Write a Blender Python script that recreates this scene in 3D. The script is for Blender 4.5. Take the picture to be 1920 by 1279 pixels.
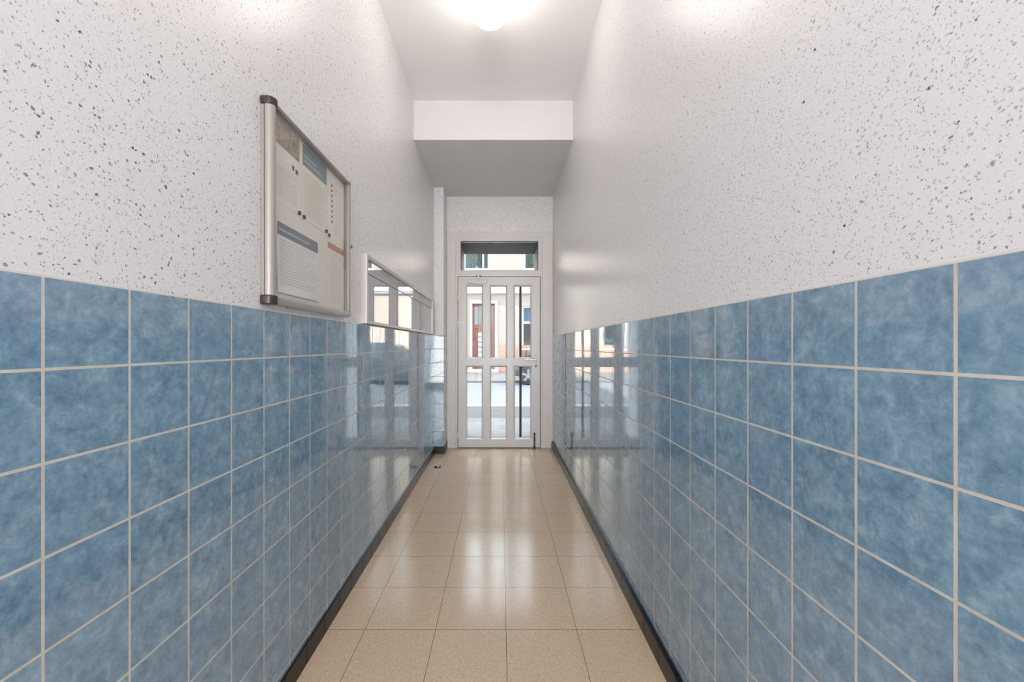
import bpy, bmesh, math, random
from mathutils import Vector, Matrix
random.seed(7)
for o in list(bpy.data.objects): bpy.data.objects.remove(o)
scn = bpy.context.scene
C = scn.collection
PI = math.pi

# ------------------------------------------------------------ camera
cam_d = bpy.data.cameras.new('camera'); cam = bpy.data.objects.new('camera', cam_d); C.objects.link(cam)
cam.location = (0, 0, 1.18); cam.rotation_euler = (PI/2, 0, 0)
cam_d.sensor_fit = 'HORIZONTAL'; cam_d.sensor_width = 36; cam_d.lens = 36*760/1920
cam_d.shift_x = 21/1920; cam_d.shift_y = 8.5/1920
cam_d.clip_start = 0.02; cam_d.clip_end = 300
scn.camera = cam
# ------------------------------------------------------------ world, sun, area light, exposure
w = bpy.data.worlds.new('world'); scn.world = w; w.use_nodes = True
bg = w.node_tree.nodes['Background']; bg.inputs[0].default_value = (0.80, 0.90, 1.0, 1); bg.inputs[1].default_value = 4.6
sd = bpy.data.lights.new('sun', 'SUN'); sd.energy = 26.0; sd.angle = 0.02; sd.color = (1, .98, .95)  # added to brighten the side facades mirrored in the tiles
so = bpy.data.objects.new('sun', sd); C.objects.link(so); so.rotation_euler = (math.radians(55), 0, 0)
ad = bpy.data.lights.new('rear_fill', 'AREA'); ad.shape = 'RECTANGLE'; ad.size = 1.25; ad.size_y = 2.5; ad.energy = 86; ad.color = (1, .975, .965)  # added fill light behind the viewpoint; the rear wall has no opening
ao = bpy.data.objects.new('rear_fill', ad); C.objects.link(ao); ao.location = (-.063, -3.1, 1.3); ao.rotation_euler = (PI/2+.38, 0, 0)
LAMP_E = 8.6
vs = scn.view_settings; vs.view_transform = 'Standard'; vs.look = 'None'; vs.gamma = 1; vs.use_curve_mapping = False
vs.exposure = 0.66

# ------------------------------------------------------------ helpers
def s2l(c):
    return tuple(((x/255)/12.92 if x/255 <= .04045 else ((x/255+.055)/1.055)**2.4) for x in c)
class NT:
    def __init__(s, name):
        s.m = bpy.data.materials.new(name); s.m.use_nodes = True; s.t = s.m.node_tree
        s.b = s.t.nodes['Principled BSDF']; s.out = s.t.nodes['Material Output']
    def n(s, typ, ins=None, **kw):
        nd = s.t.nodes.new(typ)
        for k, v in kw.items(): setattr(nd, k, v)
        for k, v in (ins or {}).items(): s.set(nd.inputs[k], v)
        return nd
    def set(s, inp, v):
        if isinstance(v, bpy.types.NodeSocket): s.t.links.new(v, inp)
        else: inp.default_value = v
    def math(s, op, a, b=0.0, c=None):
        nd = s.n('ShaderNodeMath', {0: a, 1: b}, operation=op)
        if c is not None: s.set(nd.inputs[2], c)
        return nd.outputs[0]
    def mix(s, f, a, b, blend='MIX'):
        nd = s.n('ShaderNodeMix', data_type='RGBA', blend_type=blend)
        s.set(nd.inputs[0], f); s.set(nd.inputs[6], a); s.set(nd.inputs[7], b); return nd.outputs[2]
    def pos(s): return s.n('ShaderNodeNewGeometry').outputs['Position']
    def noise(s, vec, scale, detail=4, rough=.55, dist=0):
        return s.n('ShaderNodeTexNoise', {'Vector': vec, 'Scale': scale, 'Detail': detail, 'Roughness': rough, 'Distortion': dist})
def C4(c): return (*s2l(c), 1)
def simple(name, col, rough=.5, metal=0, coat=0, ior=None, bump=0, bscale=40, var=.06):
    q = NT(name); co = q.n('ShaderNodeTexCoord').outputs['Object']
    nz = q.noise(co, bscale)
    c = C4(col); d = (c[0]*(1-var), c[1]*(1-var), c[2]*(1-var), 1)
    q.set(q.b.inputs['Base Color'], q.mix(nz.outputs[0], d, c))
    q.b.inputs['Roughness'].default_value = rough; q.b.inputs['Metallic'].default_value = metal
    q.b.inputs['Coat Weight'].default_value = coat
    if ior: q.b.inputs['IOR'].default_value = ior
    if bump:
        b = q.n('ShaderNodeBump', {'Strength': bump, 'Distance': .002, 'Height': nz.outputs[0]})
        q.set(q.b.inputs['Normal'], b.outputs[0])
    return q.m
def glassmat(name, tint=(1, 1, 1, 1), ior=1.5, rough=0.0):
    q = NT(name); q.t.nodes.remove(q.b)
    fr = q.n('ShaderNodeFresnel', {'IOR': ior}); gb = q.n('ShaderNodeNewGeometry').outputs['Backfacing']
    fac = q.math('MULTIPLY', fr.outputs[0], q.math('SUBTRACT', 1.0, gb))
    tr = q.n('ShaderNodeBsdfTransparent', {'Color': tint}); gl = q.n('ShaderNodeBsdfGlossy', {'Roughness': rough})
    mx = q.n('ShaderNodeMixShader', {0: fac, 1: tr.outputs[0], 2: gl.outputs[0]})
    q.set(q.out.inputs[0], mx.outputs[0]); return q.m

def add_box(bm, x0, x1, y0, y1, z0, z1, mi=0):
    vs_ = [bm.verts.new((x, y, z)) for x in (x0, x1) for y in (y0, y1) for z in (z0, z1)]
    for f in ((0,1,3,2),(4,6,7,5),(0,4,5,1),(2,3,7,6),(0,2,6,4),(1,5,7,3)):
        fc = bm.faces.new([vs_[i] for i in f]); fc.material_index = mi
    return vs_
def add_cyl(bm, p0, p1, r0, r1=None, n=20, caps=True):
    if r1 is None: r1 = r0
    p0 = Vector(p0); p1 = Vector(p1); d = (p1-p0).normalized()
    a = d.orthogonal().normalized(); b = d.cross(a)
    ra = [bm.verts.new(p0+(a*math.cos(t)+b*math.sin(t))*r0) for t in [2*PI*i/n for i in range(n)]]
    rb = [bm.verts.new(p1+(a*math.cos(t)+b*math.sin(t))*r1) for t in [2*PI*i/n for i in range(n)]]
    for i in range(n): bm.faces.new((ra[i], ra[(i+1) % n], rb[(i+1) % n], rb[i]))
    if caps: bm.faces.new(ra[::-1]); bm.faces.new(rb)
def add_lathe(bm, prof, loc, axis='Z', n=32):
    rings = []
    for r, h in prof:
        ring = []
        for i in range(n):
            t = 2*PI*i/n; a, b = r*math.cos(t), r*math.sin(t)
            v = {'Z': (a, b, h), 'Y': (a, h, b), 'X': (h, a, b)}[axis]
            ring.append(bm.verts.new(Vector(v)+Vector(loc)))
        rings.append(ring)
    for k in range(len(rings)-1):
        for i in range(n): bm.faces.new((rings[k][i], rings[k][(i+1) % n], rings[k+1][(i+1) % n], rings[k+1][i]))
    bm.faces.new(rings[0]); bm.faces.new(rings[-1][::-1])
def add_prism(bm, pts, axis, a0, a1):
    """pts 2D polygon; axis the extrusion axis ('X': pts=(y,z), 'Y': pts=(x,z), 'Z': pts=(x,y))"""
    def mk(p, a): return {'X': (a, p[0], p[1]), 'Y': (p[0], a, p[1]), 'Z': (p[0], p[1], a)}[axis]
    A = [bm.verts.new(mk(p, a0)) for p in pts]; B = [bm.verts.new(mk(p, a1)) for p in pts]
    n = len(pts)
    for i in range(n): bm.faces.new((A[i], A[(i+1) % n], B[(i+1) % n], B[i]))
    bm.faces.new(A[::-1]); bm.faces.new(B)
def obj(name, bm, m, parent=None, bevel=0, smooth=False, segs=2):
    bmesh.ops.recalc_face_normals(bm, faces=bm.faces)
    me = bpy.data.meshes.new(name); bm.to_mesh(me); bm.free()
    for mm in (m if isinstance(m, (list, tuple)) else [m]): me.materials.append(mm)
    o = bpy.data.objects.new(name, me); C.objects.link(o)
    if parent is not None:
        o.parent = parent; o.matrix_parent_inverse = Matrix.Translation(parent.location).inverted() if not parent.parent else parent.matrix_parent_inverse
        if parent.type == 'MESH': o.matrix_parent_inverse = Matrix.Identity(4)
    if bevel:
        md = o.modifiers.new('bevel', 'BEVEL'); md.width = bevel; md.segments = segs; md.limit_method = 'ANGLE'; md.angle_limit = math.radians(40)
    if smooth or bevel:
        for p in me.polygons: p.use_smooth = True
        if bevel:
            wn = o.modifiers.new('wn', 'WEIGHTED_NORMAL'); wn.keep_sharp = True
        if smooth == 'auto':
            try: me.set_sharp_from_angle(angle=math.radians(35))
            except Exception: pass
    return o
def box(name, b, m, parent=None, bevel=0):
    bm = bmesh.new(); add_box(bm, *b); return obj(name, bm, m, parent, bevel)
def tag(o, label, cat, group=None, kind=None):
    o['label'] = label; o['category'] = cat
    if group: o['group'] = group
    if kind: o['kind'] = kind
    return o
def thing(name, label, cat, loc=(0, 0, 0), group=None):
    o = bpy.data.objects.new(name, None); C.objects.link(o); o.location = loc; o.empty_display_size = .05
    return tag(o, label, cat, group)
def struct(o, label=None, cat=None):
    o['kind'] = 'structure'
    if label: o['label'] = label; o['category'] = cat
    return o
def holes_wall(bm, x0, x1, y0, y1, z0, z1, holes):
    xs = sorted({x0, x1, *[h[0] for h in holes], *[h[1] for h in holes]})
    zs = sorted({z0, z1, *[h[2] for h in holes], *[h[3] for h in holes]})
    def solid(i, k):
        if i < 0 or k < 0 or i >= len(xs)-1 or k >= len(zs)-1: return False
        cx = (xs[i]+xs[i+1])/2; cz = (zs[k]+zs[k+1])/2
        return not any(h[0] < cx < h[1] and h[2] < cz < h[3] for h in holes)
    V = {}
    def v(i, j, k):
        if (i, j, k) not in V: V[i, j, k] = bm.verts.new((xs[i], (y0, y1)[j], zs[k]))
        return V[i, j, k]
    for i in range(len(xs)-1):
        for k in range(len(zs)-1):
            if not solid(i, k): continue
            bm.faces.new((v(i,0,k), v(i+1,0,k), v(i+1,0,k+1), v(i,0,k+1)))
            bm.faces.new((v(i,1,k), v(i,1,k+1), v(i+1,1,k+1), v(i+1,1,k)))
            if not solid(i-1, k): bm.faces.new((v(i,0,k), v(i,0,k+1), v(i,1,k+1), v(i,1,k)))
            if not solid(i+1, k): bm.faces.new((v(i+1,0,k), v(i+1,1,k), v(i+1,1,k+1), v(i+1,0,k+1)))
            if not solid(i, k-1): bm.faces.new((v(i,0,k), v(i,1,k), v(i+1,1,k), v(i+1,0,k)))
            if not solid(i, k+1): bm.faces.new((v(i,0,k+1), v(i+1,0,k+1), v(i+1,1,k+1), v(i,1,k+1)))

# ------------------------------------------------------------ materials
def wall_tiles(name, phase, tint=1.0):
    q = NT(name); P = q.pos(); sp = q.n('ShaderNodeSeparateXYZ', {0: P})
    u = q.math('ADD', sp.outputs[0], sp.outputs[1]); u = q.math('SUBTRACT', u, phase-15.0)
    v = q.math('SUBTRACT', sp.outputs[2], 1.142-15.0)
    vec = q.n('ShaderNodeCombineXYZ', {0: u, 1: v, 2: 0.0}).outputs[0]
    br = q.n('ShaderNodeTexBrick', {'Vector': vec, 'Color1': (0, 0, 0, 1), 'Color2': (1, 1, 1, 1), 'Mortar': (.5, .5, .5, 1), 'Scale': 1.0,
             'Mortar Size': .0026, 'Mortar Smooth': .08, 'Bias': 0.0, 'Brick Width': .15, 'Row Height': .15}, offset=0.0, squash=1.0)
    cell = q.n('ShaderNodeSeparateColor', {0: br.outputs[0]}).outputs[0]
    # offset the mottling per tile so that the pattern breaks at the joints
    off = q.n('ShaderNodeCombineXYZ', {0: q.math('MULTIPLY', cell, 31.0), 1: q.math('MULTIPLY', cell, 17.0), 2: q.math('MULTIPLY', cell, 23.0)}).outputs[0]
    vv = q.n('ShaderNodeVectorMath', {0: P, 1: off}, operation='ADD').outputs[0]
    n1 = q.noise(vv, 24, 8, .66, .5); n2 = q.noise(vv, 75, 6, .7, .3); n3 = q.noise(vv, 7, 3, .5)
    k = q.math('ADD', q.math('MULTIPLY', n1.outputs[0], .62), q.math('MULTIPLY', n2.outputs[0], .38))
    r = q.n('ShaderNodeValToRGB', {0: k}); cr = r.color_ramp
    cols = [(.36, (88, 113, 138)), (.45, (115, 146, 171)), (.53, (137, 167, 188)), (.64, (170, 193, 206))]
    while len(cr.elements) < len(cols): cr.elements.new(.5)
    for e, (p, c) in zip(cr.elements, cols): e.position = p; e.color = C4(c)
    g = q.mix(q.math('MULTIPLY', n3.outputs[0], .38), r.outputs[0], C4((132, 166, 180)))
    g = q.mix(q.math('MULTIPLY', cell, .22), g, C4((114, 148, 184)))
    # small dark pin marks in the glaze
    vo = q.n('ShaderNodeTexVoronoi', {'Vector': vv, 'Scale': 55.0}); d = q.math('LESS_THAN', vo.outputs['Distance'], .09)
    g = q.mix(q.math('MULTIPLY', d, .35), g, C4((90, 118, 146)))
    gn = q.noise(P, 14, 3)
    grout = q.mix(gn.outputs[0], C4((190, 184, 172)), C4((224, 220, 212)))
    fac = br.outputs['Fac']
    q.set(q.b.inputs['Base Color'], q.mix(fac, g, grout))
    q.set(q.b.inputs['Roughness'], q.math('ADD', q.math('MULTIPLY', fac, .6), .045))
    q.b.inputs['IOR'].default_value = 2.0
    q.set(q.b.inputs['Specular IOR Level'], q.math('SUBTRACT', .5, q.math('MULTIPLY', fac, .4)))
    w1 = q.noise(P, 22, 2, .4); w2 = q.noise(vv, 7, 1, .3); w3 = q.noise(P, 160, 2)
    h = q.math('ADD', q.math('MULTIPLY', w1.outputs[0], .00016), q.math('MULTIPLY', w2.outputs[0], .0005))
    h = q.math('ADD', h, q.math('MULTIPLY', w3.outputs[0], .000003))
    h = q.math('SUBTRACT', h, q.math('MULTIPLY', fac, .0012))
    bp = q.n('ShaderNodeBump', {'Strength': .55, 'Distance': 1.0, 'Height': h})
    q.set(q.b.inputs['Normal'], bp.outputs[0])
    return q.m
def fleck_plaster(name, base=(238, 236, 237)):
    q = NT(name); P = q.pos()
    dn = q.noise(P, 120, 3); dv = q.n('ShaderNodeVectorMath', {0: dn.outputs['Color'], 1: (.5, .5, .5)}, operation='SUBTRACT').outputs[0]
    dv = q.n('ShaderNodeVectorMath', {0: dv}, operation='SCALE'); dv.inputs['Scale'].default_value = .010
    PP = q.n('ShaderNodeVectorMath', {0: P, 1: dv.outputs[0]}, operation='ADD').outputs[0]
    col = C4(base)
    big = q.noise(P, 1.3, 2)
    fine = q.noise(P, 260, 3)
    cur = q.mix(fine.outputs[0], (col[0]*.90, col[1]*.90, col[2]*.90, 1), (min(1, col[0]*1.06), min(1, col[1]*1.06), min(1, col[2]*1.06), 1))
    for sc, prob, rad, dark in ((250, .36, .40, (172, 168, 169)), (165, .26, .38, (134, 131, 133)), (112, .14, .33, (92, 90, 93)), (84, .08, .29, (62, 61, 66)), (60, .014, .26, (50, 50, 55))):
        vo = q.n('ShaderNodeTexVoronoi', {'Vector': PP, 'Scale': float(sc)})
        sc_ = q.n('ShaderNodeSeparateColor', {0: vo.outputs['Color']})
        sel = q.math('LESS_THAN', sc_.outputs[0], prob)
        rr = q.math('MULTIPLY', q.math('ADD', q.math('MULTIPLY', sc_.outputs[1], .8), .35), rad)
        ins = q.math('LESS_THAN', vo.outputs['Distance'], rr)
        f = q.math('MULTIPLY', q.math('MULTIPLY', sel, ins), q.math('ADD', q.math('MULTIPLY', sc_.outputs[2], .5), .5))
        cur = q.mix(f, cur, C4(dark))
    q.set(q.b.inputs['Base Color'], cur)
    q.b.inputs['Roughness'].default_value = .32
    q.b.inputs['Specular IOR Level'].default_value = .45
    h = q.math('ADD', q.math('MULTIPLY', fine.outputs[0], .0007), q.math('MULTIPLY', q.noise(P, 70, 3).outputs[0], .0010))
    q.set(q.b.inputs['Normal'], q.n('ShaderNodeBump', {'Strength': .25, 'Distance': 1.0, 'Height': h}).outputs[0])
    return q.m
def floor_tiles(name):
    q = NT(name); P = q.pos(); sp = q.n('ShaderNodeSeparateXYZ', {0: P})
    u = q.math('SUBTRACT', sp.outputs[0], .022-29.3); v = q.math('SUBTRACT', sp.outputs[1], 1.683-29.3)
    vec = q.n('ShaderNodeCombineXYZ', {0: u, 1: v, 2: 0.0}).outputs[0]
    br = q.n('ShaderNodeTexBrick', {'Vector': vec, 'Color1': (0, 0, 0, 1), 'Color2': (1, 1, 1, 1), 'Mortar': (.5, .5, .5, 1), 'Scale': 1.0,
             'Mortar Size': .0010, 'Mortar Smooth': .1, 'Bias': 0.0, 'Brick Width': .293, 'Row Height': .293}, offset=0.0, squash=1.0)
    cell = q.n('ShaderNodeSeparateColor', {0: br.outputs[0]}).outputs[0]
    vo = q.n('ShaderNodeTexVoronoi', {'Vector': P, 'Scale': 270.0}); vc = q.n('ShaderNodeSeparateColor', {0: vo.outputs['Color']})
    r = q.n('ShaderNodeValToRGB', {0: vc.outputs[0]}); cr = r.color_ramp
    cols = [(0, (160, 130, 100)), (.22, (202, 174, 142)), (.6, (221, 197, 168)), (1, (236, 216, 192))]
    while len(cr.elements) < 4: cr.elements.new(.5)
    for e, (p, c) in zip(cr.elements, cols): e.position = p; e.color = C4(c)
    cloud = q.noise(P, 5, 5)
    g = q.mix(.55, r.outputs[0], C4((216, 191, 163)))
    g = q.mix(q.math('MULTIPLY', cell, .25), g, C4((208, 178, 146)))
    g = q.mix(q.math('MULTIPLY', cloud.outputs[0], .25), g, C4((226, 206, 180)))
    g = q.mix(br.outputs['Fac'], g, C4((84, 68, 54)))
    q.set(q.b.inputs['Base Color'], g)
    rn = q.noise(P, 9, 4)
    q.set(q.b.inputs['Roughness'], q.math('ADD', q.math('MULTIPLY', rn.outputs[0], .12), .12))
    q.b.inputs['IOR'].default_value = 1.55
    h = q.math('SUBTRACT', q.math('MULTIPLY', q.noise(P, 12, 2).outputs[0], .0006), q.math('MULTIPLY', br.outputs['Fac'], .0008))
    q.set(q.b.inputs['Normal'], q.n('ShaderNodeBump', {'Strength': .35, 'Distance': 1.0, 'Height': h}).outputs[0])
    return q.m
M = {}
M['tile_l'] = wall_tiles('blue_glazed_tile_left', -.726+.6427)
M['tile_r'] = wall_tiles('blue_glazed_tile_right', .6+.5346)
M['plaster'] = fleck_plaster('flecked_plaster')
M['floor'] = floor_tiles('beige_terrazzo')
M['ceil'] = simple('ceiling_paint', (248, 246, 246), .7, bump=.1, bscale=60, var=.02)
M['beam'] = simple('ceiling_paint_darkened', (222, 221, 221), .6, bump=.1, bscale=60, var=.02)  # same paint as the ceiling, darkened to offset the lamp light on it
M['black_tile'] = simple('black_skirting_tile', (20, 22, 26), .3, ior=1.4)
M['caulk'] = simple('white_caulk', (232, 230, 224), .5)
M['pvc'] = simple('white_door_plastic', (222, 219, 217), .28, var=.02)
M['pvc2'] = simple('white_panel_plastic', (226, 222, 218), .33, var=.02)
M['gasket'] = simple('grey_rubber_gasket', (70, 70, 74), .6)
M['seam'] = simple('dark_joint', (92, 90, 90), .7)
M['alu'] = simple('brushed_aluminium', (205, 200, 196), .32, metal=.55, var=.05, bscale=15)
M['alu2'] = simple('pale_anodised_frame', (158, 150, 146), .4, metal=.25, var=.03)
M['palealu'] = simple('white_cabinet_frame', (214, 210, 206), .4, metal=.15, var=.03)
M['darkplastic'] = simple('dark_plastic', (52, 46, 44), .35)
M['darkmetal'] = simple('dark_metal', (44, 44, 48), .35, metal=.6)
M['steel'] = simple('grey_steel', (150, 150, 152), .3, metal=.8)
M['glass'] = glassmat('door_glass', (.96, .97, .97, 1), 1.25)
M['acrylic'] = glassmat('board_glazing', (.99, .99, .98, 1), 1.65)
M['acrylic2'] = glassmat('long_cabinet_glazing', (.95, .95, .95, 1), 1.9)
M['backing'] = simple('board_backing', (250, 246, 240), .5, var=.03)
M['paper'] = simple('white_paper', (252, 247, 240), .7, var=.03)
M['paper_cold'] = simple('bluish_white_paper', (250, 249, 252), .7, var=.03)
M['ink'] = simple('grey_ink', (229, 223, 216), .8)
M['letter'] = simple('pale_header_lettering', (190, 200, 204), .7); M['inkdark'] = simple('dark_ink', (110, 106, 104), .8)

def globe_mat():
    q = NT('lit_opal_glass'); q.t.nodes.remove(q.b)
    e = q.n('ShaderNodeEmission', {'Color': (1.0, .95, .87, 1), 'Strength': LAMP_E})
    q.set(q.out.inputs[0], e.outputs[0]); return q.m
M['globe'] = globe_mat()

# ------------------------------------------------------------ the corridor
XL, XR, YE, YB, H1, H2, YBEAM = -.726, .600, 4.70, -3.6, 3.235, 2.905, 3.40
TOP = 1.289; SK = .074
BX0, BX1 = -2.0, 2.75       # width of this building, set by the shadow it casts opposite
YO = 5.45                   # its street face
struct(box('floor', (XL-.1, XR+.1, YB, YE+.08, -.12, 0), M['floor']), 'beige speckled square floor tiles with thin dark joints', 'floor')
wl = struct(box('wall_left', (BX0, XL-.004, YB, YE+.1, -.12, H1+.1), M['plaster']), 'white plaster wall with dark flecks on the left, tiled blue below', 'wall')
wr = struct(box('wall_right', (XR+.004, BX1, YB, YE+.1, -.12, H1+.1), M['plaster']), 'white plaster wall with dark flecks on the right, tiled blue below', 'wall')
box('tile_dado', (XL-.02, XL, YB, YE, .03, TOP), M['tile_l'], wl)
box('tile_dado', (XR, XR+.02, YB, YE, .03, TOP), M['tile_r'], wr)
def edge(name, x0, x1, y0, y1, par): return box(name, (x0, x1, y0, y1, TOP-.001, TOP+.006), M['caulk'], par, .0015)
edge('caulk_line', XL-.02, XL+.0005, YB, YE, wl); edge('caulk_line', XR-.0005, XR+.02, YB, YE, wr)
def skirting(name, x0, x1, side):
    bm = bmesh.new(); y = YB
    yend = YE if side > 0 else 4.42
    while y < yend-.01:
        y1 = min(y+.15, yend); add_box(bm, x0, x1, y+.0008, y1-.0008, -.002, SK); y = y1
    return struct(obj(name, bm, M['black_tile'], None, .002))
skirting('baseboard_left', XL-.02, XL+.008, -1)
skirting('baseboard_right', XR-.018, XR+.02, 1)
# boxed-in pillar at the far left corner
PXR = -.622; PY = 4.42
pil = struct(box('trim_1', (XL-.02, PXR-.002, PY+.002, YE, 0, H2+.02), M['plaster']), 'narrow boxed-in pillar in the far left corner beside the entrance door', 'pillar')
box('tile_dado', (XL-.02, PXR, PY, YE, .03, TOP), M['tile_l'], pil)
box('baseboard', (XL-.02, PXR+.008, PY-.008, YE, 0, .080), M['black_tile'], pil, .002)
# end wall above and beside the door
bm = bmesh.new(); holes_wall(bm, XL-.1, XR+.1, YE, YE+.10, -.12, H1, [(-.497, .458, -.2, 2.40)])
struct(obj('wall_back', bm, M['plaster']), 'short flecked plaster wall above the entrance door', 'wall')
box('wall_rear', (XL-.1, XR+.1, YB-.1, YB, -.12, H1+.1), M['ceil']); struct(bpy.data.objects['wall_rear'])
# ceilings
struct(box('ceiling', (XL-.1, XR+.1, YB, YBEAM+.02, H1, H1+.1), M['ceil']), 'smooth white ceiling of the corridor', 'ceiling')
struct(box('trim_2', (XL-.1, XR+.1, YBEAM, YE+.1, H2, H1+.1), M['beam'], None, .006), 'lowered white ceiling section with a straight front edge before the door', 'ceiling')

# ------------------------------------------------------------ entrance door (structure, with its parts)
YF = 4.675  # front of frame
door = bpy.data.objects.new('door_1', None); C.objects.link(door); door.location = (0, YF, 0); struct(door, 'white glazed entrance door with six tall panes and a transom light', 'door')
# flat side panels and casing
bm = bmesh.new(); holes_wall(bm, PXR, XR, YF+.004, YE+.004, 0, 2.497, [(-.520, .480, -.1, 2.445)])
obj('casing', bm, M['pvc2'], door, .002)
bm = bmesh.new(); holes_wall(bm, -.520, .480, YF-.006, YE+.05, 0, 2.445, [(-.497, .458, -.1, 1.976), (-.463, .433, 2.048, 2.385)])
obj('frame', bm, M['pvc'], door, .004)
# transom glazing
def gasket(par, x0, x1, z0, z1, y, t=.006):
    bm = bmesh.new(); holes_wall(bm, x0, x1, y, y+.008, z0, z1, [(x0+t, x1-t, z0+t, z1-t)]); return obj('gasket', bm, M['gasket'], par)
gasket(door, -.463, .433, 2.048, 2.385, YF+.022)
box('transom_pane', (-.463, .433, YF+.030, YF+.036, 2.048, 2.385), M['glass'], door)
# leaf
PX = [(-.402, -.2065), (-.124, .072), (.150, .354)]
PZ = [(.104, .945), (1.032, 1.873)]
holes = [(a, b, c, d) for a, b in PX for c, d in PZ]
bm = bmesh.new(); holes_wall(bm, -.492, .453, YF-.016, YF+.045, .008, 1.971, holes)
leaf = obj('door_leaf', bm, M['pvc'], door, .004)
for (a, b, c, d) in holes:
    # sloping glazing bead around each pane
    bm = bmesh.new(); t = .012; yf = YF-.010; yb = YF+.014
    o1 = [(a, c), (b, c), (b, d), (a, d)]; i1 = [(a+t, c+t), (b-t, c+t), (b-t, d-t), (a+t, d-t)]
    A = [bm.verts.new((x, yf, z)) for x, z in o1]; B = [bm.verts.new((x, yb, z)) for x, z in i1]; D = [bm.verts.new((x, yb, z)) for x, z in o1]
    for i in range(4):
        j = (i+1) % 4; bm.faces.new((A[i], A[j], B[j], B[i])); bm.faces.new((B[i], B[j], D[j], D[i])); bm.faces.new((D[i], D[j], A[j], A[i]))
    obj('glazing_bead', bm, M['pvc'], leaf)
    gasket(leaf, a+.009, b-.009, c+.009, d-.009, YF+.015, .005)
    box('door_pane', (a+.006, b-.006, YF+.0205, YF+.0265, c+.006, d-.006), M['glass'], leaf)
box('threshold', (-.497, .458, YF-.012, YE+.08, 0, .009), M['darkmetal'], door, .002)
# dark shadow joint between leaf and frame is real: 3-5 mm gap with a rubber seal behind
bm = bmesh.new(); holes_wall(bm, -.500, .461, YF+.047, YF+.055, .009, 1.978, [(-.48, .441, .03, 1.955)])
obj('rubber_seal', bm, M['seam'], door)
# hinges
for z in (1.722, 1.425, .155):
    bm = bmesh.new()
    add_cyl(bm, (-.497, YF-.024, z-.038), (-.497, YF-.024, z+.038), .009, n=16)
    add_box(bm, -.525, -.497, YF-.024, YF-.004, z-.034, z-.004); add_box(bm, -.497, -.470, YF-.030, YF-.014, z+.004, z+.034)
    h = obj('hinge', bm, M['pvc'], door, .0015)
    bm = bmesh.new(); add_cyl(bm, (-.497, YF-.024, z+.038), (-.497, YF-.024, z+.046), .007, n=12); add_cyl(bm, (-.497, YF-.024, z-.046), (-.497, YF-.024, z-.038), .007, n=12)
    obj('hinge_pin', bm, M['steel'], h)
# door closer
bm = bmesh.new(); add_box(bm, -.385, -.160, YF-.056, YF-.016, 1.895, 1.940)
dc = obj('door_closer', bm, M['pvc'], door, .006); dc['label'] = 'slim white door closer on the top rail'
bm = bmesh.new(); add_box(bm, -.375, -.165, YF-.0565, YF-.052, 1.888, 1.8945); obj('closer_edge', bm, M['steel'], dc)
bm = bmesh.new(); add_box(bm, -.285, -.225, YF-.045, YF-.006, 1.984, 1.996); add_box(bm, -.262, -.250, YF-.042, YF-.030, 1.94, 1.99)
obj('closer_arm', bm, M['steel'], dc, .001)
# lever handle, lock
bm = bmesh.new(); add_box(bm, .386, .416, YF-.024, YF-.016, .925, 1.065); lp = obj('lock_plate', bm, M['pvc'], leaf, .003)
bm = bmesh.new(); add_cyl(bm, (.401, YF-.024, 1.018), (.401, YF-.058, 1.018), .010); add_box(bm, .275, .411, YF-.066, YF-.050, 1.009, 1.027)
obj('lever', bm, M['steel'], lp, .004)
bm = bmesh.new(); add_cyl(bm, (.401, YF-.034, .945), (.401, YF-.020, .945), .011); obj('key_cylinder', bm, M['darkmetal'], lp)
# foot stay at the bottom corner
bm = bmesh.new(); add_box(bm, .372, .396, YF-.030, YF-.016, .09, .20); fs = obj('foot_stay', bm, M['steel'], leaf, .002)
fs['label'] = 'dark metal foot stay at the bottom corner'
bm = bmesh.new(); add_cyl(bm, (.384, YF-.040, .02), (.384, YF-.040, .185), .008, n=14); add_cyl(bm, (.384, YF-.040, .002), (.384, YF-.040, .03), .014, .012, n=14)
add_box(bm, .372, .396, YF-.052, YF-.026, .165, .178); add_box(bm, .374, .394, YF-.050, YF-.026, .09, .10)
obj('stay_rod', bm, M['darkmetal'], fs)
# long pull bar on the street side
bm = bmesh.new(); add_cyl(bm, (.232, YF+.115, .06), (.232, YF+.115, 1.93), .0145, n=20)
pb = obj('pull_bar', bm, M['darkmetal'], leaf, smooth='auto'); pb['label'] = 'long dark vertical pull bar on the street side'
for z in (.30, 1.70):
    bm = bmesh.new(); add_cyl(bm, (.232, YF+.045, .075 if z < 1 else 1.905), (.232, YF+.115, .075 if z < 1 else 1.905), .009, n=14); obj('bar_bracket', bm, M['darkmetal'], pb)

# ------------------------------------------------------------ ceiling lamp
def lamp(x, y, label):
    t = thing('ceiling_lamp', label, 'lamp', (x, y, H1))
    bm = bmesh.new(); add_lathe(bm, [(.062, 0), (.062, -.012), (.055, -.020), (.055, -.03)], (x, y, H1)); obj('base', bm, M['pvc'], t, smooth='auto')
    bm = bmesh.new(); cz = H1-.135; R = .121
    prof = [(.053, .112)]+[(R*math.sin(a), R*math.cos(a)) for a in [math.radians(26+154*i/22) for i in range(23)]]
    prof[-1] = (.0008, -R)
    add_lathe(bm, prof, (x, y, cz), n=40); obj('globe', bm, M['globe'], t, smooth=True)
lamp(-.063, 2.275, 'lit round opal glass globe lamp on the corridor ceiling')
lamp(-.063, -1.525, 'added opal glass globe lamp behind the viewpoint, brightening the corridor')  # unseen second lamp, added to brighten the corridor

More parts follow.
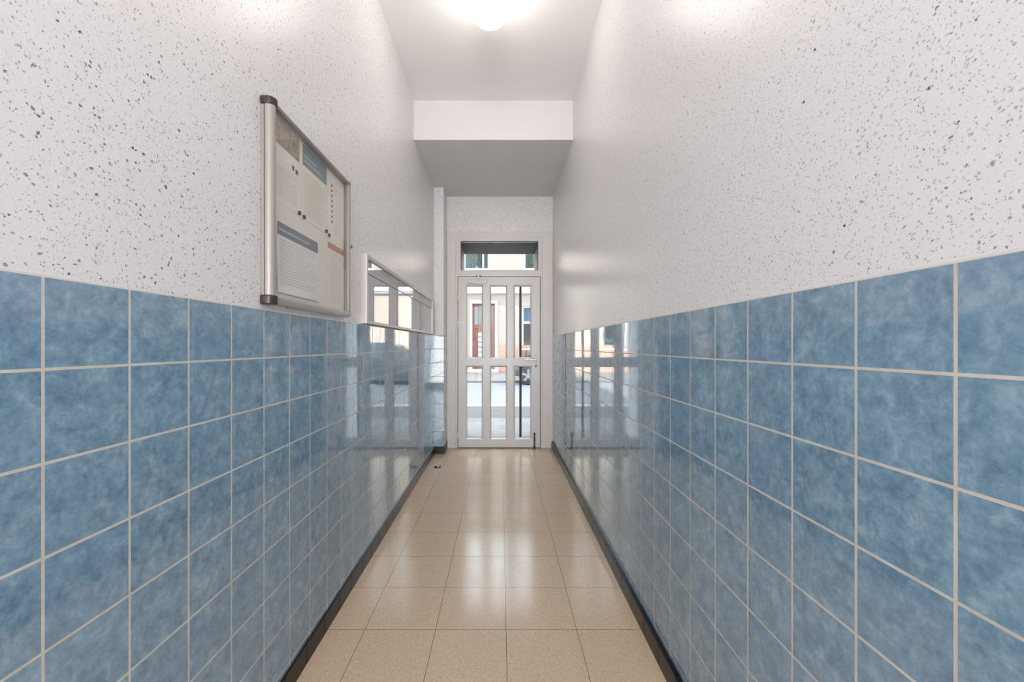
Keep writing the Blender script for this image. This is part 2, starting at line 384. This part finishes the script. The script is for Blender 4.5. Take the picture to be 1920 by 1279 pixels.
# ------------------------------------------------------------ notice board (square, near)
BY0, BY1, BZ0, BZ1 = 1.229, 1.880, 1.309, 1.937
XW = XL-.004
nb = thing('notice_board', 'lockable square notice board with pale metal frame and pinned sheets', 'notice board', (XW, (BY0+BY1)/2, BZ0))
bm = bmesh.new(); add_box(bm, XW, XL+.006, BY0+.002, BY1, BZ0+.004, BZ1-.004); obj('back_box', bm, M['alu2'], nb, .002)
bm = bmesh.new(); add_box(bm, XL+.0055, XL+.010, BY0+.004, BY0+.02, BZ0+.006, BZ1-.006); obj('hinge_gap', bm, M['darkplastic'], nb)
bm = bmesh.new(); add_box(bm, XL+.006, XL+.0068, BY0+.02, BY1-.01, BZ0+.012, BZ1-.012); obj('backing_panel', bm, M['backing'], nb)
# rounded frame rails; profile in (inward, X)
def prof_round(wd, x0, x1, n=7):
    pts = [(0, x0)]
    r = x1-x0
    for i in range(n+1):
        a = PI/2*i/n; pts.append((wd*.72*(1-math.cos(a)), x0+r*.12+r*.88*math.sin(a)))
    pts += [(wd, x1-.004), (wd, x0)]
    return pts
X0, X1 = XL+.010, XL+.034
def rail_v(y, sgn, wd, z0, z1, name, mat):
    bm = bmesh.new(); pts = [(XW+0, 0)]
    pts = [(x, y+sgn*d) for d, x in prof_round(wd, X0, X1)]
    add_prism(bm, pts, 'Z', z0, z1); return obj(name, bm, mat, nb, smooth='auto')
def rail_h(z, sgn, wd, y0, y1, name, mat):
    bm = bmesh.new(); pts = [(x, z+sgn*d) for d, x in prof_round(wd, X0, X1)]
    A = [bm.verts.new((p[0], y0, p[1])) for p in pts]; B = [bm.verts.new((p[0], y1, p[1])) for p in pts]; n = len(pts)
    for i in range(n): bm.faces.new((A[i], A[(i+1) % n], B[(i+1) % n], B[i]))
    bm.faces.new(A[::-1]); bm.faces.new(B); return obj(name, bm, mat, nb, smooth='auto')
rail_v(BY0, 1, .024, BZ0+.020, BZ1-.020, 'frame_rail', M['alu2'])
rail_v(BY1, -1, .022, BZ0+.004, BZ1-.004, 'frame_rail', M['alu2'])
rail_h(BZ1, -1, .020, BY0+.022, BY1-.003, 'frame_rail', M['alu2'])
rail_h(BZ0, 1, .026, BY0+.022, BY1-.003, 'frame_rail', M['alu'])
for z0, z1 in ((BZ0-.003, BZ0+.026), (BZ1-.022, BZ1+.003)):
    bm = bmesh.new(); pts = [(XW, BY0-.003), (XL+.020, BY0-.003), (XL+.030, BY0+.003), (XL+.0365, BY0+.014), (XL+.0365, BY0+.028), (XW, BY0+.028)]
    add_prism(bm, pts, 'Z', z0, z1); c = obj('corner_cap', bm, M['darkplastic'], nb, .004)
box('glazing', (XL+.022, XL+.025, BY0+.02, BY1-.018, BZ0+.02, BZ1-.016), M['acrylic'], nb)
bm = bmesh.new(); add_cyl(bm, (XL+.030, BY1-.011, 1.636), (XL+.039, BY1-.011, 1.636), .0085, n=16)
lk = obj('lock', bm, M['steel'], nb, .001); bm = bmesh.new(); add_box(bm, XL+.039, XL+.041, BY1-.0125, BY1-.0095, 1.630, 1.642); obj('keyhole', bm, M['darkplastic'], lk)

# sheets inside
XP = XL+.0070
def sheet(label, y0, y1, z0, z1, mat, header=None, lines=None, curl=0, extra=None, name='notice_sheet'):
    bm = bmesh.new(); ny, nz = 10, 12; g = []
    for i in range(ny+1):
        row = []
        for k in range(nz+1):
            fy, fz = i/ny, k/nz
            bulge = curl*(math.sin(fy*PI)*.5+.5)*(1-fz)**2*.006+.0004
            row.append((bm.verts.new((XP+bulge, y0+(y1-y0)*fy, z0+(z1-z0)*fz)), bm.verts.new((XP+bulge+.0005, y0+(y1-y0)*fy, z0+(z1-z0)*fz))))
        g.append(row)
    for i in range(ny):
        for k in range(nz):
            bm.faces.new([g[i][k][1], g[i+1][k][1], g[i+1][k+1][1], g[i][k+1][1]]); bm.faces.new([g[i][k][0], g[i][k+1][0], g[i+1][k+1][0], g[i+1][k][0]])
    for i in range(ny):
        for k in (0, nz): bm.faces.new([g[i][k][0], g[i+1][k][0], g[i+1][k][1], g[i][k][1]])
    for k in range(nz):
        for i in (0, ny): bm.faces.new([g[i][k][0], g[i][k+1][0], g[i][k+1][1], g[i][k][1]])
    s = obj(name, bm, mat, None, smooth=False); tag(s, label, 'sheet of paper', 'printed sheets in the square notice board')
    xf = XP+.0011+curl*.0
    def fx(z): return XP+.0012+curl*(1-(z-z0)/(z1-z0))**2*.006
    if header:
        hz, hm, hl = header
        bm = bmesh.new(); add_box(bm, fx(hz), fx(hz)+.0004, y0+.002, y1-.002, hz, z1-.002)
        h = obj('printed_header', bm, hm, s)
        if hl: h['label'] = hl
        if lines and lines.get('htext'):
            bm = bmesh.new()
            for q_ in range(2 if z1-hz > .06 else 1): add_box(bm, fx(hz)+.0004, fx(hz)+.0007, y0+.012, y0+(y1-y0)*(.75-.2*q_), hz+.016+.018*q_, hz+.023+.018*q_)
            obj('header_lettering', bm, M['letter'], h)
    if lines:
        bm = bmesh.new(); zt, zb, dz = lines['z']; z = zt; rnd = random.Random(int(y0*1000+z0*77))
        while z > zb:
            a = y0+lines.get('l', .014); b = y1-.014-(y1-y0)*rnd.choice([0, .02, .05, .25]) if not lines.get('r') else lines['r']
            y = a
            while y < b-.004:
                wlen = rnd.uniform(.006, .02); add_box(bm, fx(z), fx(z)+.0003, y, min(y+wlen, b), z, z+lines.get('h', .0024)); y += wlen+.003
            z -= dz
        obj('printed_text', bm, lines.get('m', M['ink']), s)
    if extra:
        bm = bmesh.new()
        for (a, b, c, d) in extra: add_box(bm, fx(c), fx(c)+.0004, a, b, c, d)
        obj('printed_symbols', bm, M['inkdark'], s)
    return s
def photo_header():
    q = NT('printed_photo'); P = q.pos(); n = q.noise(P, 30, 5, .6, .5)
    r = q.n('ShaderNodeValToRGB', {0: n.outputs[0]}); cr = r.color_ramp
    cols = [(.36, (126, 128, 134)), (.47, (168, 162, 142)), (.56, (190, 178, 160)), (.68, (170, 120, 100))]
    while len(cr.elements) < 4: cr.elements.new(.5)
    for e, (p, c) in zip(cr.elements, cols): e.position = p; e.color = C4(c)
    q.set(q.b.inputs['Base Color'], r.outputs[0]); q.b.inputs['Roughness'].default_value = .6; return q.m
M['photo'] = photo_header()
M['teal'] = simple('teal_grey_print', (138, 156, 160), .6); M['bluegrey'] = simple('blue_grey_print', (140, 146, 158), .6)
M['salmon'] = simple('salmon_print', (206, 150, 132), .6)
T = {'z': (1.765, 1.67, .0075)}
sheet('white notice with a brownish photo strip across its top', 1.252, 1.446, 1.643, 1.915, M['paper'], (1.832, M['photo'], 'brownish printed photo'), {'z': (1.765, 1.665, .0085)}, 0, [(1.395, 1.408, 1.786, 1.802), (1.418, 1.434, 1.781, 1.797)])
sheet('white notice with a plain teal grey block across its top', 1.467, 1.672, 1.641, 1.915, M['paper'], (1.838, M['teal'], 'teal grey printed block'), {'z': (1.815, 1.662, .0085), 'htext': True})
sheet('cream sheet with a column of small dark symbols beside text lines', 1.680, 1.852, 1.628, 1.915, M['paper'], None, {'z': (1.855, 1.645, .014), 'l': .055}, 0,
      [(1.716, 1.728, 1.70+.022*i, 1.70+.022*i+.011) for i in range(8)])
sheet('wide white sheet with a blue grey band along its top, lower left', 1.300, 1.590, 1.352, 1.584, M['paper_cold'], (1.540, M['bluegrey'], 'blue grey printed band'), {'z': (1.526, 1.375, .0095), 'htext': True}, 1)
sheet('white sheet with a salmon band along its top, lower right', 1.680, 1.852, 1.342, 1.615, M['paper'], (1.588, M['salmon'], 'salmon printed band'), {'z': (1.575, 1.360, .0095)})
def magnet(y, z, label):
    bm = bmesh.new(); add_lathe(bm, [(.0075, 0), (.0075, .004), (.0065, .0055), (.001, .0058)], (XP+.0016, y, z), axis='X', n=20)
    m = obj('magnet', bm, M['darkplastic'], None, smooth='auto'); tag(m, label, 'magnet', 'dark round magnets on the notice board')
magnet(1.440, 1.651, 'dark round magnet on the corner of the photo strip notice')
magnet(1.476, 1.648, 'dark round magnet on the lower left corner of the teal headed notice')
magnet(1.664, 1.650, 'dark round magnet on the lower right corner of the teal headed notice')
magnet(1.690, 1.640, 'dark round magnet on the lower left corner of the symbol list sheet')

# ------------------------------------------------------------ long glazed wall cabinet (far)
CY0, CY1, CZ0, CZ1 = 2.106, 4.17, 1.296, 1.657
lc = thing('display_case', 'long low glazed wall display case with pale frame above the blue tiles', 'display case', (XW, 3.1, CZ0))
box('back_panel', (XW, XL+.004, CY0, CY1, CZ0, CZ1), M['paper_cold'], lc)
box('end_cap', (XW, XL+.032, CY0-.002, CY0+.022, CZ0-.002, CZ1+.002), M['palealu'], lc, .005)
box('end_cap', (XW, XL+.032, CY1-.022, CY1+.002, CZ0-.002, CZ1+.002), M['palealu'], lc, .005)
bm = bmesh.new(); add_box(bm, XW, XL+.028, CY0+.02, CY1-.02, CZ1-.018, CZ1); add_box(bm, XW, XL+.030, CY0+.02, CY1-.02, CZ1-.003, CZ1+.001); add_box(bm, XL+.024, XL+.030, CY0+.02, CY1-.02, CZ1-.022, CZ1-.010)
obj('top_rail', bm, M['palealu'], lc, .001)
bm = bmesh.new(); add_box(bm, XL+.0245, XL+.0305, CY0+.02, CY1-.02, CZ1-.0165, CZ1-.0145); obj('rail_groove', bm, M['darkplastic'], lc)
bm = bmesh.new(); add_box(bm, XW, XL+.028, CY0+.02, CY1-.02, CZ0, CZ0+.016); add_box(bm, XL+.024, XL+.030, CY0+.02, CY1-.02, CZ0-.001, CZ0+.006)
obj('bottom_rail', bm, M['palealu'], lc, .001)
bm = bmesh.new(); add_box(bm, XL+.0200, XL+.0250, CY0+.02, CY1-.02, 1.5585, 1.5615); obj('glass_joint', bm, M['darkplastic'], lc)
box('header_pane', (XL+.018, XL+.022, CY0+.022, CY1-.022, 1.562, CZ1-.018), M['acrylic2'], lc)
ym = (CY0+CY1)/2
box('sliding_pane', (XL+.018, XL+.022, CY0+.022, ym+.02, CZ0+.014, 1.558), M['acrylic2'], lc)
box('sliding_pane', (XL+.011, XL+.015, ym-.02, CY1-.022, CZ0+.014, 1.558), M['acrylic2'], lc)

# ------------------------------------------------------------ small floor fitting
fb = thing('floor_stop', 'tiny dark two-piece metal stop on the floor near the left wall', 'door stop', (-.608, 3.92, 0))
bm = bmesh.new(); add_lathe(bm, [(.017, 0), (.017, .008), (.012, .012), (.001, .012)], (-.628, 3.92, 0), n=20); obj('round_stud', bm, M['darkmetal'], fb, smooth='auto')
bm = bmesh.new(); pts = [(-.604, 0), (-.582, 0), (-.578, .022), (-.588, .022), (-.591, .008), (-.604, .008)]; add_prism(bm, pts, 'Y', 3.908, 3.932); obj('hook', bm, M['darkmetal'], fb, .001)

# ------------------------------------------------------------ this building's street side
G = -.12
M['render'] = simple('facade_render', (138, 127, 117), .85, var=.05, bump=.3, bscale=30)
M['whiterender'] = simple('white_facade_render', (222, 220, 216), .85, var=.04)
M['soffit'] = simple('dark_soffit_board', (56, 55, 57), .7)
M['stone'] = simple('pale_paving', (104, 102, 100), .85, var=.2, bscale=6, bump=.3)
bm = bmesh.new(); holes_wall(bm, BX0, BX1, YE+.10, YO, G, 19, [(-.50, .462, G-1, 2.425)])  # unseen upper part runs high to shade the middle of the facade opposite
fr = struct(obj('wall_street', bm, M['whiterender']))
box('porch_lining', (-.50, .462, YE+.11, YO+.002, 2.410, 2.4255), M['soffit'], fr)
box('porch_lining', (-.5005, -.488, YE+.11, YO+.002, 2.02, 2.41), M['soffit'], fr)
box('porch_lining', (.450, .4625, YE+.11, YO+.002, 2.02, 2.41), M['soffit'], fr)
box('shadow_block', (BX0, BX1, YB-1.5, YE+.10, H1+.1, 19), M['whiterender'], fr)  # unseen block added to cast the shadow on the facade opposite
struct(box('trim_3', (-.497, .462, YE+.08, YO+.25, G-.1, -.015), M['stone'], None, .01), 'pale stone door step outside the entrance', 'door step')

# ------------------------------------------------------------ street
def ground_mat(name, c1, c2, scale, bump=.3):
    q = NT(name); P = q.pos(); a = q.noise(P, scale, 6, .65); b = q.noise(P, .6, 3)
    g = q.mix(a.outputs[0], C4(c1), C4(c2)); g = q.mix(q.math('MULTIPLY', b.outputs[0], .3), g, C4(c1))
    q.set(q.b.inputs['Base Color'], g); q.b.inputs['Roughness'].default_value = .85
    q.set(q.b.inputs['Normal'], q.n('ShaderNodeBump', {'Strength': bump, 'Distance': .01, 'Height': a.outputs[0]}).outputs[0]); return q.m
def paving_mat(name, c, m_, wdt, hgt, ms, off=.5):
    q = NT(name); P = q.pos()
    br = q.n('ShaderNodeTexBrick', {'Vector': P, 'Color1': C4(c), 'Color2': C4([x*.86 for x in c]), 'Mortar': C4(m_), 'Scale': 1.0, 'Mortar Size': ms, 'Mortar Smooth': .2,
             'Brick Width': wdt, 'Row Height': hgt}, offset=off)
    n = q.noise(P, 9, 5); g = q.mix(q.math('MULTIPLY', n.outputs[0], .35), br.outputs[0], C4([x*.72 for x in c]))
    q.set(q.b.inputs['Base Color'], g); q.b.inputs['Roughness'].default_value = .85; return q.m
M['pave'] = paving_mat('sidewalk_slabs', (108, 107, 104), (86, 84, 82), .3, .3, .006)
M['cobble'] = paving_mat('worn_setts', (84, 80, 78), (58, 56, 54), .13, .11, .010)
M['asphalt'] = ground_mat('asphalt', (100, 99, 102), (112, 111, 114), 40)
M['kerb'] = simple('pale_kerb_stone', (165, 160, 154), .8, var=.08)
def strip(n, y0, y1, z, m, lab, cat): return struct(box(n, (-30, 30, y0, y1, G-.3, z), m), lab, cat)
strip('ground', 5.45, 7.26, G, M['pave'], 'light slab sidewalk outside the door', 'sidewalk')
strip('ground', 7.26, 8.72, G-.005, M['cobble'], 'darker paved verge before the kerb', 'verge')
strip('ground', 8.72, 8.92, G, M['kerb'], 'pale kerb line along the near edge of the road', 'kerb')
strip('ground', 8.92, 14.6, G-.03, M['asphalt'], 'grey asphalt road', 'road')
strip('ground', 14.6, 14.8, G, M['soffit'], 'darker kerb along the far edge of the road', 'kerb')
strip('ground', 14.8, 19.98, G, M['pave'], 'light sidewalk along the opposite building', 'sidewalk')

# ------------------------------------------------------------ opposite building
YC = 20.0
bld = thing('building', 'cream building across the street with brick base and brown door', 'building', (0, YC, G))
def bwin(x0, x1, z0, z1): return (x0, x1, z0, z1)
DOORH = (-1.40, -.29, .02, 3.24)
wins = [(1.05, 2.35, 1.02, 3.12), (-1.83, -.57, 4.94, 6.7), (1.15, 2.4, 4.94, 6.7), (-5.0, -3.8, 1.02, 3.12), (4.9, 6.2, 1.02, 3.12), (-5.0, -3.8, 4.94, 6.7), (4.9, 6.1, 4.94, 6.7)]
bm = bmesh.new(); holes_wall(bm, -16, 16, YC, YC+.35, .98, 3.80, [DOORH[:2]+(.5, 3.24)]+[w_ for w_ in wins if w_[2] < 3]); obj('ground_floor_wall', bm, M['render'], bld)
bm = bmesh.new(); holes_wall(bm, -16, 16, YC, YC+.35, 3.80, 8, [w_ for w_ in wins if w_[2] > 3]); obj('upper_wall', bm, M['render'], bld)
bm = bmesh.new(); add_box(bm, -16, 16, YC-.28, YC+.02, 3.82, 4.08); add_box(bm, -16, 16, YC-.18, YC+.02, 3.74, 3.82); obj('cornice', bm, M['whiterender'], bld, .02)
def brick_mat():
    q = NT('orange_brick'); P = q.pos(); sp = q.n('ShaderNodeSeparateXYZ', {0: P}); vec = q.n('ShaderNodeCombineXYZ', {0: sp.outputs[0], 1: sp.outputs[2], 2: 0.0}).outputs[0]
    br = q.n('ShaderNodeTexBrick', {'Vector': vec, 'Color1': C4((158, 112, 90)), 'Color2': C4((136, 88, 68)), 'Mortar': C4((160, 148, 138)), 'Scale': 1.0, 'Mortar Size': .007, 'Brick Width': .23, 'Row Height': .08})
    q.set(q.b.inputs['Base Color'], br.outputs[0]); q.b.inputs['Roughness'].default_value = .85; return q.m
M['brick'] = brick_mat()
bm = bmesh.new(); holes_wall(bm, -16, 16, YC-.05, YC+.35, G, 1.0, [DOORH[:2]+(.02, 1.2)]); obj('brick_base', bm, M['brick'], bld)
box('interior_screen', (-16, 16, YC+1.6, YC+1.7, G, 8), simple('dim_interior', (70, 70, 72), .9), bld)
M['winframe'] = simple('white_window_frame', (200, 200, 198), .4)
M['curtain'] = simple('blue_grey_curtain', (130, 156, 178), .9, var=.2); M['curtain2'] = simple('pale_curtain', (196, 204, 206), .9, var=.15)
M['winglass'] = glassmat('street_window_glass', (.8, .86, .88, 1))
for n_, (x0, x1, z0, z1) in enumerate(wins):
    bm = bmesh.new(); xm = (x0+x1)/2 if z0 < 3 else x0+.76*(x1-x0); t = .07
    hs = [(x0+t, xm-t/2, z0+t, z1-t), (xm+t/2, x1-t, z0+t, z1-t)] if z0 > 3 else [(x0+t, x1-t, z0+t, z0+1.25), (x0+t, x1-t, z0+1.35, z1-t)]
    holes_wall(bm, x0, x1, YC+.08, YC+.15, z0, z1, hs); f = obj('window_frame', bm, M['winframe'], bld, .008)
    box('window_pane', (x0+.05, x1-.05, YC+.11, YC+.12, z0+.05, z1-.05), M['winglass'], f)
    box('window_sill', (x0-.06, x1+.06, YC-.10, YC+.1, z0-.07, z0), M['winframe'], f, .01)
    # gathered curtains
    for (a, b) in (((x0+.05, x0+.22), (x1-.26, x1-.05)) if z0 > 3 else ((x0+.05, x1-.05),)):
        bm = bmesh.new(); N = 40; pts = [(a+(b-a)*i/N, YC+.52+.03*math.sin(i*1.9)) for i in range(N+1)]
        pts += [(p[0], p[1]+.006) for p in pts[::-1]]
        zb = z0+.05 if z0 > 3 else z0+1.25
        add_prism(bm, pts, 'Z', zb, z1-.05); obj('curtain', bm, M['curtain2'] if z0 > 3 else M['curtain'], f)
# front door across the street
M['surround'] = simple('pale_stone_surround', (160, 150, 140), .85); M['plate'] = simple('grey_letter_plates', (140, 138, 138), .5)
M['brownwood'] = simple('red_brown_wood', (104, 54, 34), .5, var=.25, bscale=8)
M['doorglass'] = simple('dark_greenish_glazing', (66, 74, 68), .12, coat=1)
bm = bmesh.new(); holes_wall(bm, DOORH[0], DOORH[1], YC+.10, YC+.18, .02, 3.22, [(-1.30, -.89, 2.25, 3.12), (-.80, -.39, 2.25, 3.12), (-1.28, -.91, .35, 2.02), (-.78, -.41, .35, 2.02)])
bd = obj('street_door', bm, M['brownwood'], bld, .01); bd['label'] = 'red brown wooden door with dark top panes'
bm = bmesh.new(); add_box(bm, -1.31, -.38, YC+.13, YC+.15, 2.24, 3.13); obj('door_window', bm, M['doorglass'], bd)
bm = bmesh.new()
for x0, x1 in ((-1.28, -.91), (-.78, -.41)): add_box(bm, x0, x1, YC+.13, YC+.16, .35, 2.02); add_box(bm, x0+.05, x1-.05, YC+.115, YC+.14, .42, 1.95)
obj('door_panel', bm, M['brownwood'], bd, .01)
bm = bmesh.new()
for k in range(5): add_box(bm, -1.13, -.88, YC+.075, YC+.10, .62+.25*k, .62+.25*k+.21)
obj('letter_plate', bm, M['plate'], bd, .005)
bm = bmesh.new(); holes_wall(bm, DOORH[0]-.14, DOORH[1]+.14, YC-.07, YC+.03, .0, 3.40, [(DOORH[0], DOORH[1], -.1, 3.24)]); obj('door_surround', bm, M['surround'], bld, .01)
struct(box('trim_4', (-1.6, -.1, YC-.55, YC-.06, G, .02), M['kerb'], None, .015), 'white stone step before the brown door across the street', 'door step')

# added foliage behind the two upper windows, standing in for reflected trees
M['leaf'] = simple('dark_green_leaf', (84, 120, 76), .5, var=.5, bscale=20); M['pot'] = simple('grey_flower_pot', (150, 150, 150), .6); M['twig'] = simple('dark_twig', (58, 50, 46), .8)
def leafy(name, label, x, y, z, wdt, hgt, n, group=None):
    t = thing(name, label, 'plant', (x, y, z), group)
    bm = bmesh.new(); add_lathe(bm, [(.07, 0), (.10, .16), (.11, .16), (.11, .19), (.095, .19)], (x, y, z), n=20); obj('pot', bm, M['pot'], t, smooth='auto')
    rnd = random.Random(int(x*100)+5); bs = bmesh.new(); bm = bmesh.new()
    for _ in range(9):
        p = Vector((x, y, z+.18)); q_ = p+Vector((rnd.uniform(-.5, .5)*wdt, rnd.uniform(-.12, .12), hgt*rnd.uniform(.5, .95))); add_cyl(bs, p, q_, .008, .004, n=6)
    for _ in range(n):
        c = Vector((x+rnd.uniform(-.5, .5)*wdt, y+rnd.uniform(-.13, .12), z+.2+hgt*rnd.random()**.8))
        d = Vector((rnd.uniform(-1, 1), rnd.uniform(-1, .2), rnd.uniform(-.6, .8))).normalized(); s_ = d.orthogonal().normalized(); L = rnd.uniform(.06, .13)
        nrm = d.cross(s_)*.01
        v_ = [bm.verts.new(c), bm.verts.new(c+d*L*.5+s_*L*.28+nrm), bm.verts.new(c+d*L), bm.verts.new(c+d*L*.5-s_*L*.28+nrm)]
        bm.faces.new(v_)
    obj('stems', bs, M['twig'], t); o = obj('foliage', bm, M['leaf'], t)
for i_, (x_, lab) in enumerate(((-1.20, 'added foliage behind the upper left window standing in for reflected trees'), (1.72, 'added foliage behind the upper right window standing in for reflected trees'))):
    sill = box('foliage_shelf', (x_-.42, x_+.42, YC+.16, YC+.48, 4.90, 4.94), M['winframe'], bld)
    leafy('reflection_foliage', lab, x_, YC+.32, 4.94, .80, .95, 620, 'foliage standing in for tree reflections in the upper windows')
# bare shrub before the brick base
t = thing('shrub', 'small bare twiggy shrub in a pale planter by the brick base', 'shrub', (1.3, 19.3, G))
box('planter', (1.05, 1.75, 19.12, 19.5, G, .42), M['whiterender'], t, .02)
bm = bmesh.new(); rnd = random.Random(3)
for _ in range(46):
    p = Vector((rnd.uniform(1.1, 1.7), rnd.uniform(19.2, 19.42), .40)); q_ = p+Vector((rnd.uniform(-.28, .28), rnd.uniform(-.1, .1), rnd.uniform(.25, .75)))
    add_cyl(bm, p, q_, .014, .006, n=5); add_cyl(bm, p.lerp(q_, .5), p.lerp(q_, .5)+Vector((rnd.uniform(-.2, .2), 0, rnd.uniform(.05, .25))), .008, .004, n=5)
obj('branches', bm, M['twig'], t)

# ------------------------------------------------------------ parked car
M['carpaint'] = simple('dark_navy_paint', (34, 40, 56), .25, metal=.3, coat=1); M['tyre'] = simple('tyre_rubber', (28, 28, 30), .8)
M['rim'] = simple('silver_rim', (120, 122, 126), .4, metal=.3); M['carglass'] = simple('car_glass', (30, 36, 42), .05, coat=1); M['lightlens'] = simple('headlamp_lens', (150, 154, 158), .1, coat=1)
cx0, yn, gz = .46, 13.62, G-.03
car = thing('car', 'dark navy parked car across the road, seen through the right panes', 'car', (cx0+2, yn+.85, gz))
def arch(cx, r=.37, n=12): return [(cx+r*math.cos(PI*i/n), .30+r*math.sin(PI*i/n)) for i in range(n+1)]
w1, w2 = .46, 3.02   # wheel centres from the nose
low = [(.05, .22), (w1-.37, .22)]+[(a, b) for a, b in arch(w1)][::-1]+[(w1+.37, .20), (w2-.37, .20)]+arch(w2)[::-1]+[(w2+.37, .22), (3.80, .25)]
up = [(3.88, .45), (3.88, .78), (3.80, .92), (3.55, .98), (2.6, .97), (1.35, .93), (.95, .90), (.45, .80), (.12, .68), (.0, .55), (.0, .36)]
poly = low+up
bm = bmesh.new(); add_prism(bm, [(cx0+a, gz+b) for a, b in poly], 'Y', yn, yn+1.68); body = obj('body', bm, M['carpaint'], car, .035, segs=3)
cab = [(1.15, .90), (1.75, 1.36), (2.0, 1.43), (2.9, 1.44), (3.35, 1.36), (3.78, .93)]
bm = bmesh.new()
A = [bm.verts.new((cx0+a, yn+.06+(.14 if b > 1 else 0), gz+b)) for a, b in cab]; B = [bm.verts.new((cx0+a, yn+1.62-(.14 if b > 1 else 0), gz+b)) for a, b in cab]
for i in range(len(cab)): j = (i+1) % len(cab); bm.faces.new((A[i], A[j], B[j], B[i]))
bm.faces.new(A); bm.faces.new(B[::-1]); obj('cabin', bm, M['carpaint'], car, .03)
for s_ in (0, 1):
    for pts in ([(1.35, .97), (1.80, 1.33), (2.35, 1.37), (2.35, .97)], [(2.43, .97), (2.43, 1.37), (2.95, 1.37), (3.25, 1.30), (3.5, .99)]):
        bm = bmesh.new(); f = lambda b: (.055+.14*(b-.9)/.46)
        V1 = [bm.verts.new((cx0+a, (yn+f(b)-.012) if s_ == 0 else (yn+1.68-f(b)+.012), gz+b)) for a, b in pts]
        V2 = [bm.verts.new((cx0+a, (yn+f(b)+.03) if s_ == 0 else (yn+1.68-f(b)-.03), gz+b)) for a, b in pts]
        n = len(pts)
        for i in range(n): bm.faces.new((V1[i], V1[(i+1) % n], V2[(i+1) % n], V2[i]))
        bm.faces.new(V1); bm.faces.new(V2[::-1]); obj('side_window', bm, M['carglass'], car)
bm = bmesh.new(); add_box(bm, cx0-.01, cx0+.10, yn+.10, yn+.42, gz+.56, gz+.68); obj('headlamp', bm, M['lightlens'], car, .02)
bm = bmesh.new(); add_box(bm, cx0-.01, cx0+.10, yn+1.26, yn+1.58, gz+.56, gz+.68); obj('headlamp', bm, M['lightlens'], car, .02)
bm = bmesh.new(); add_box(bm, cx0+.02, cx0+.14, yn-.006, yn+.1, gz+.24, gz+.30); obj('bumper_trim', bm, M['rim'], car, .01)
for wx in (w1, w2):
    for s_ in (0, 1):
        yy = yn-.01 if s_ == 0 else yn+1.50
        bm = bmesh.new(); add_lathe(bm, [(.20, .02), (.235, 0), (.29, 0), (.315, .02), (.32, .05), (.32, .15), (.31, .18), (.22, .19)], (cx0+wx, yy, gz+.32), axis='Y', n=36)
        wh = obj('wheel', bm, M['tyre'], car, smooth='auto')
        yr = yy-.004 if s_ == 0 else yy+.165
        bm = bmesh.new(); add_lathe(bm, [(.05, 0), (.055, .02), (.04, .03)], (cx0+wx, yr, gz+.32), axis='Y', n=20)
        for k in range(5):
            a = 2*PI*k/5+.3; d = Vector((math.cos(a), 0, math.sin(a))); s2 = Vector((-math.sin(a), 0, math.cos(a))); c0 = Vector((cx0+wx, yr+.004, gz+.32))
            q_ = [c0+d*.03+s2*.028, c0+d*.215+s2*.04, c0+d*.215-s2*.04, c0+d*.03-s2*.028]
            v1 = [bm.verts.new(p) for p in q_]; v2 = [bm.verts.new(p+Vector((0, .025, 0))) for p in q_]
            for i in range(4): bm.faces.new((v1[i], v1[(i+1) % 4], v2[(i+1) % 4], v2[i]))
            bm.faces.new(v1); bm.faces.new(v2[::-1])
        obj('rim', bm, M['rim'], wh)
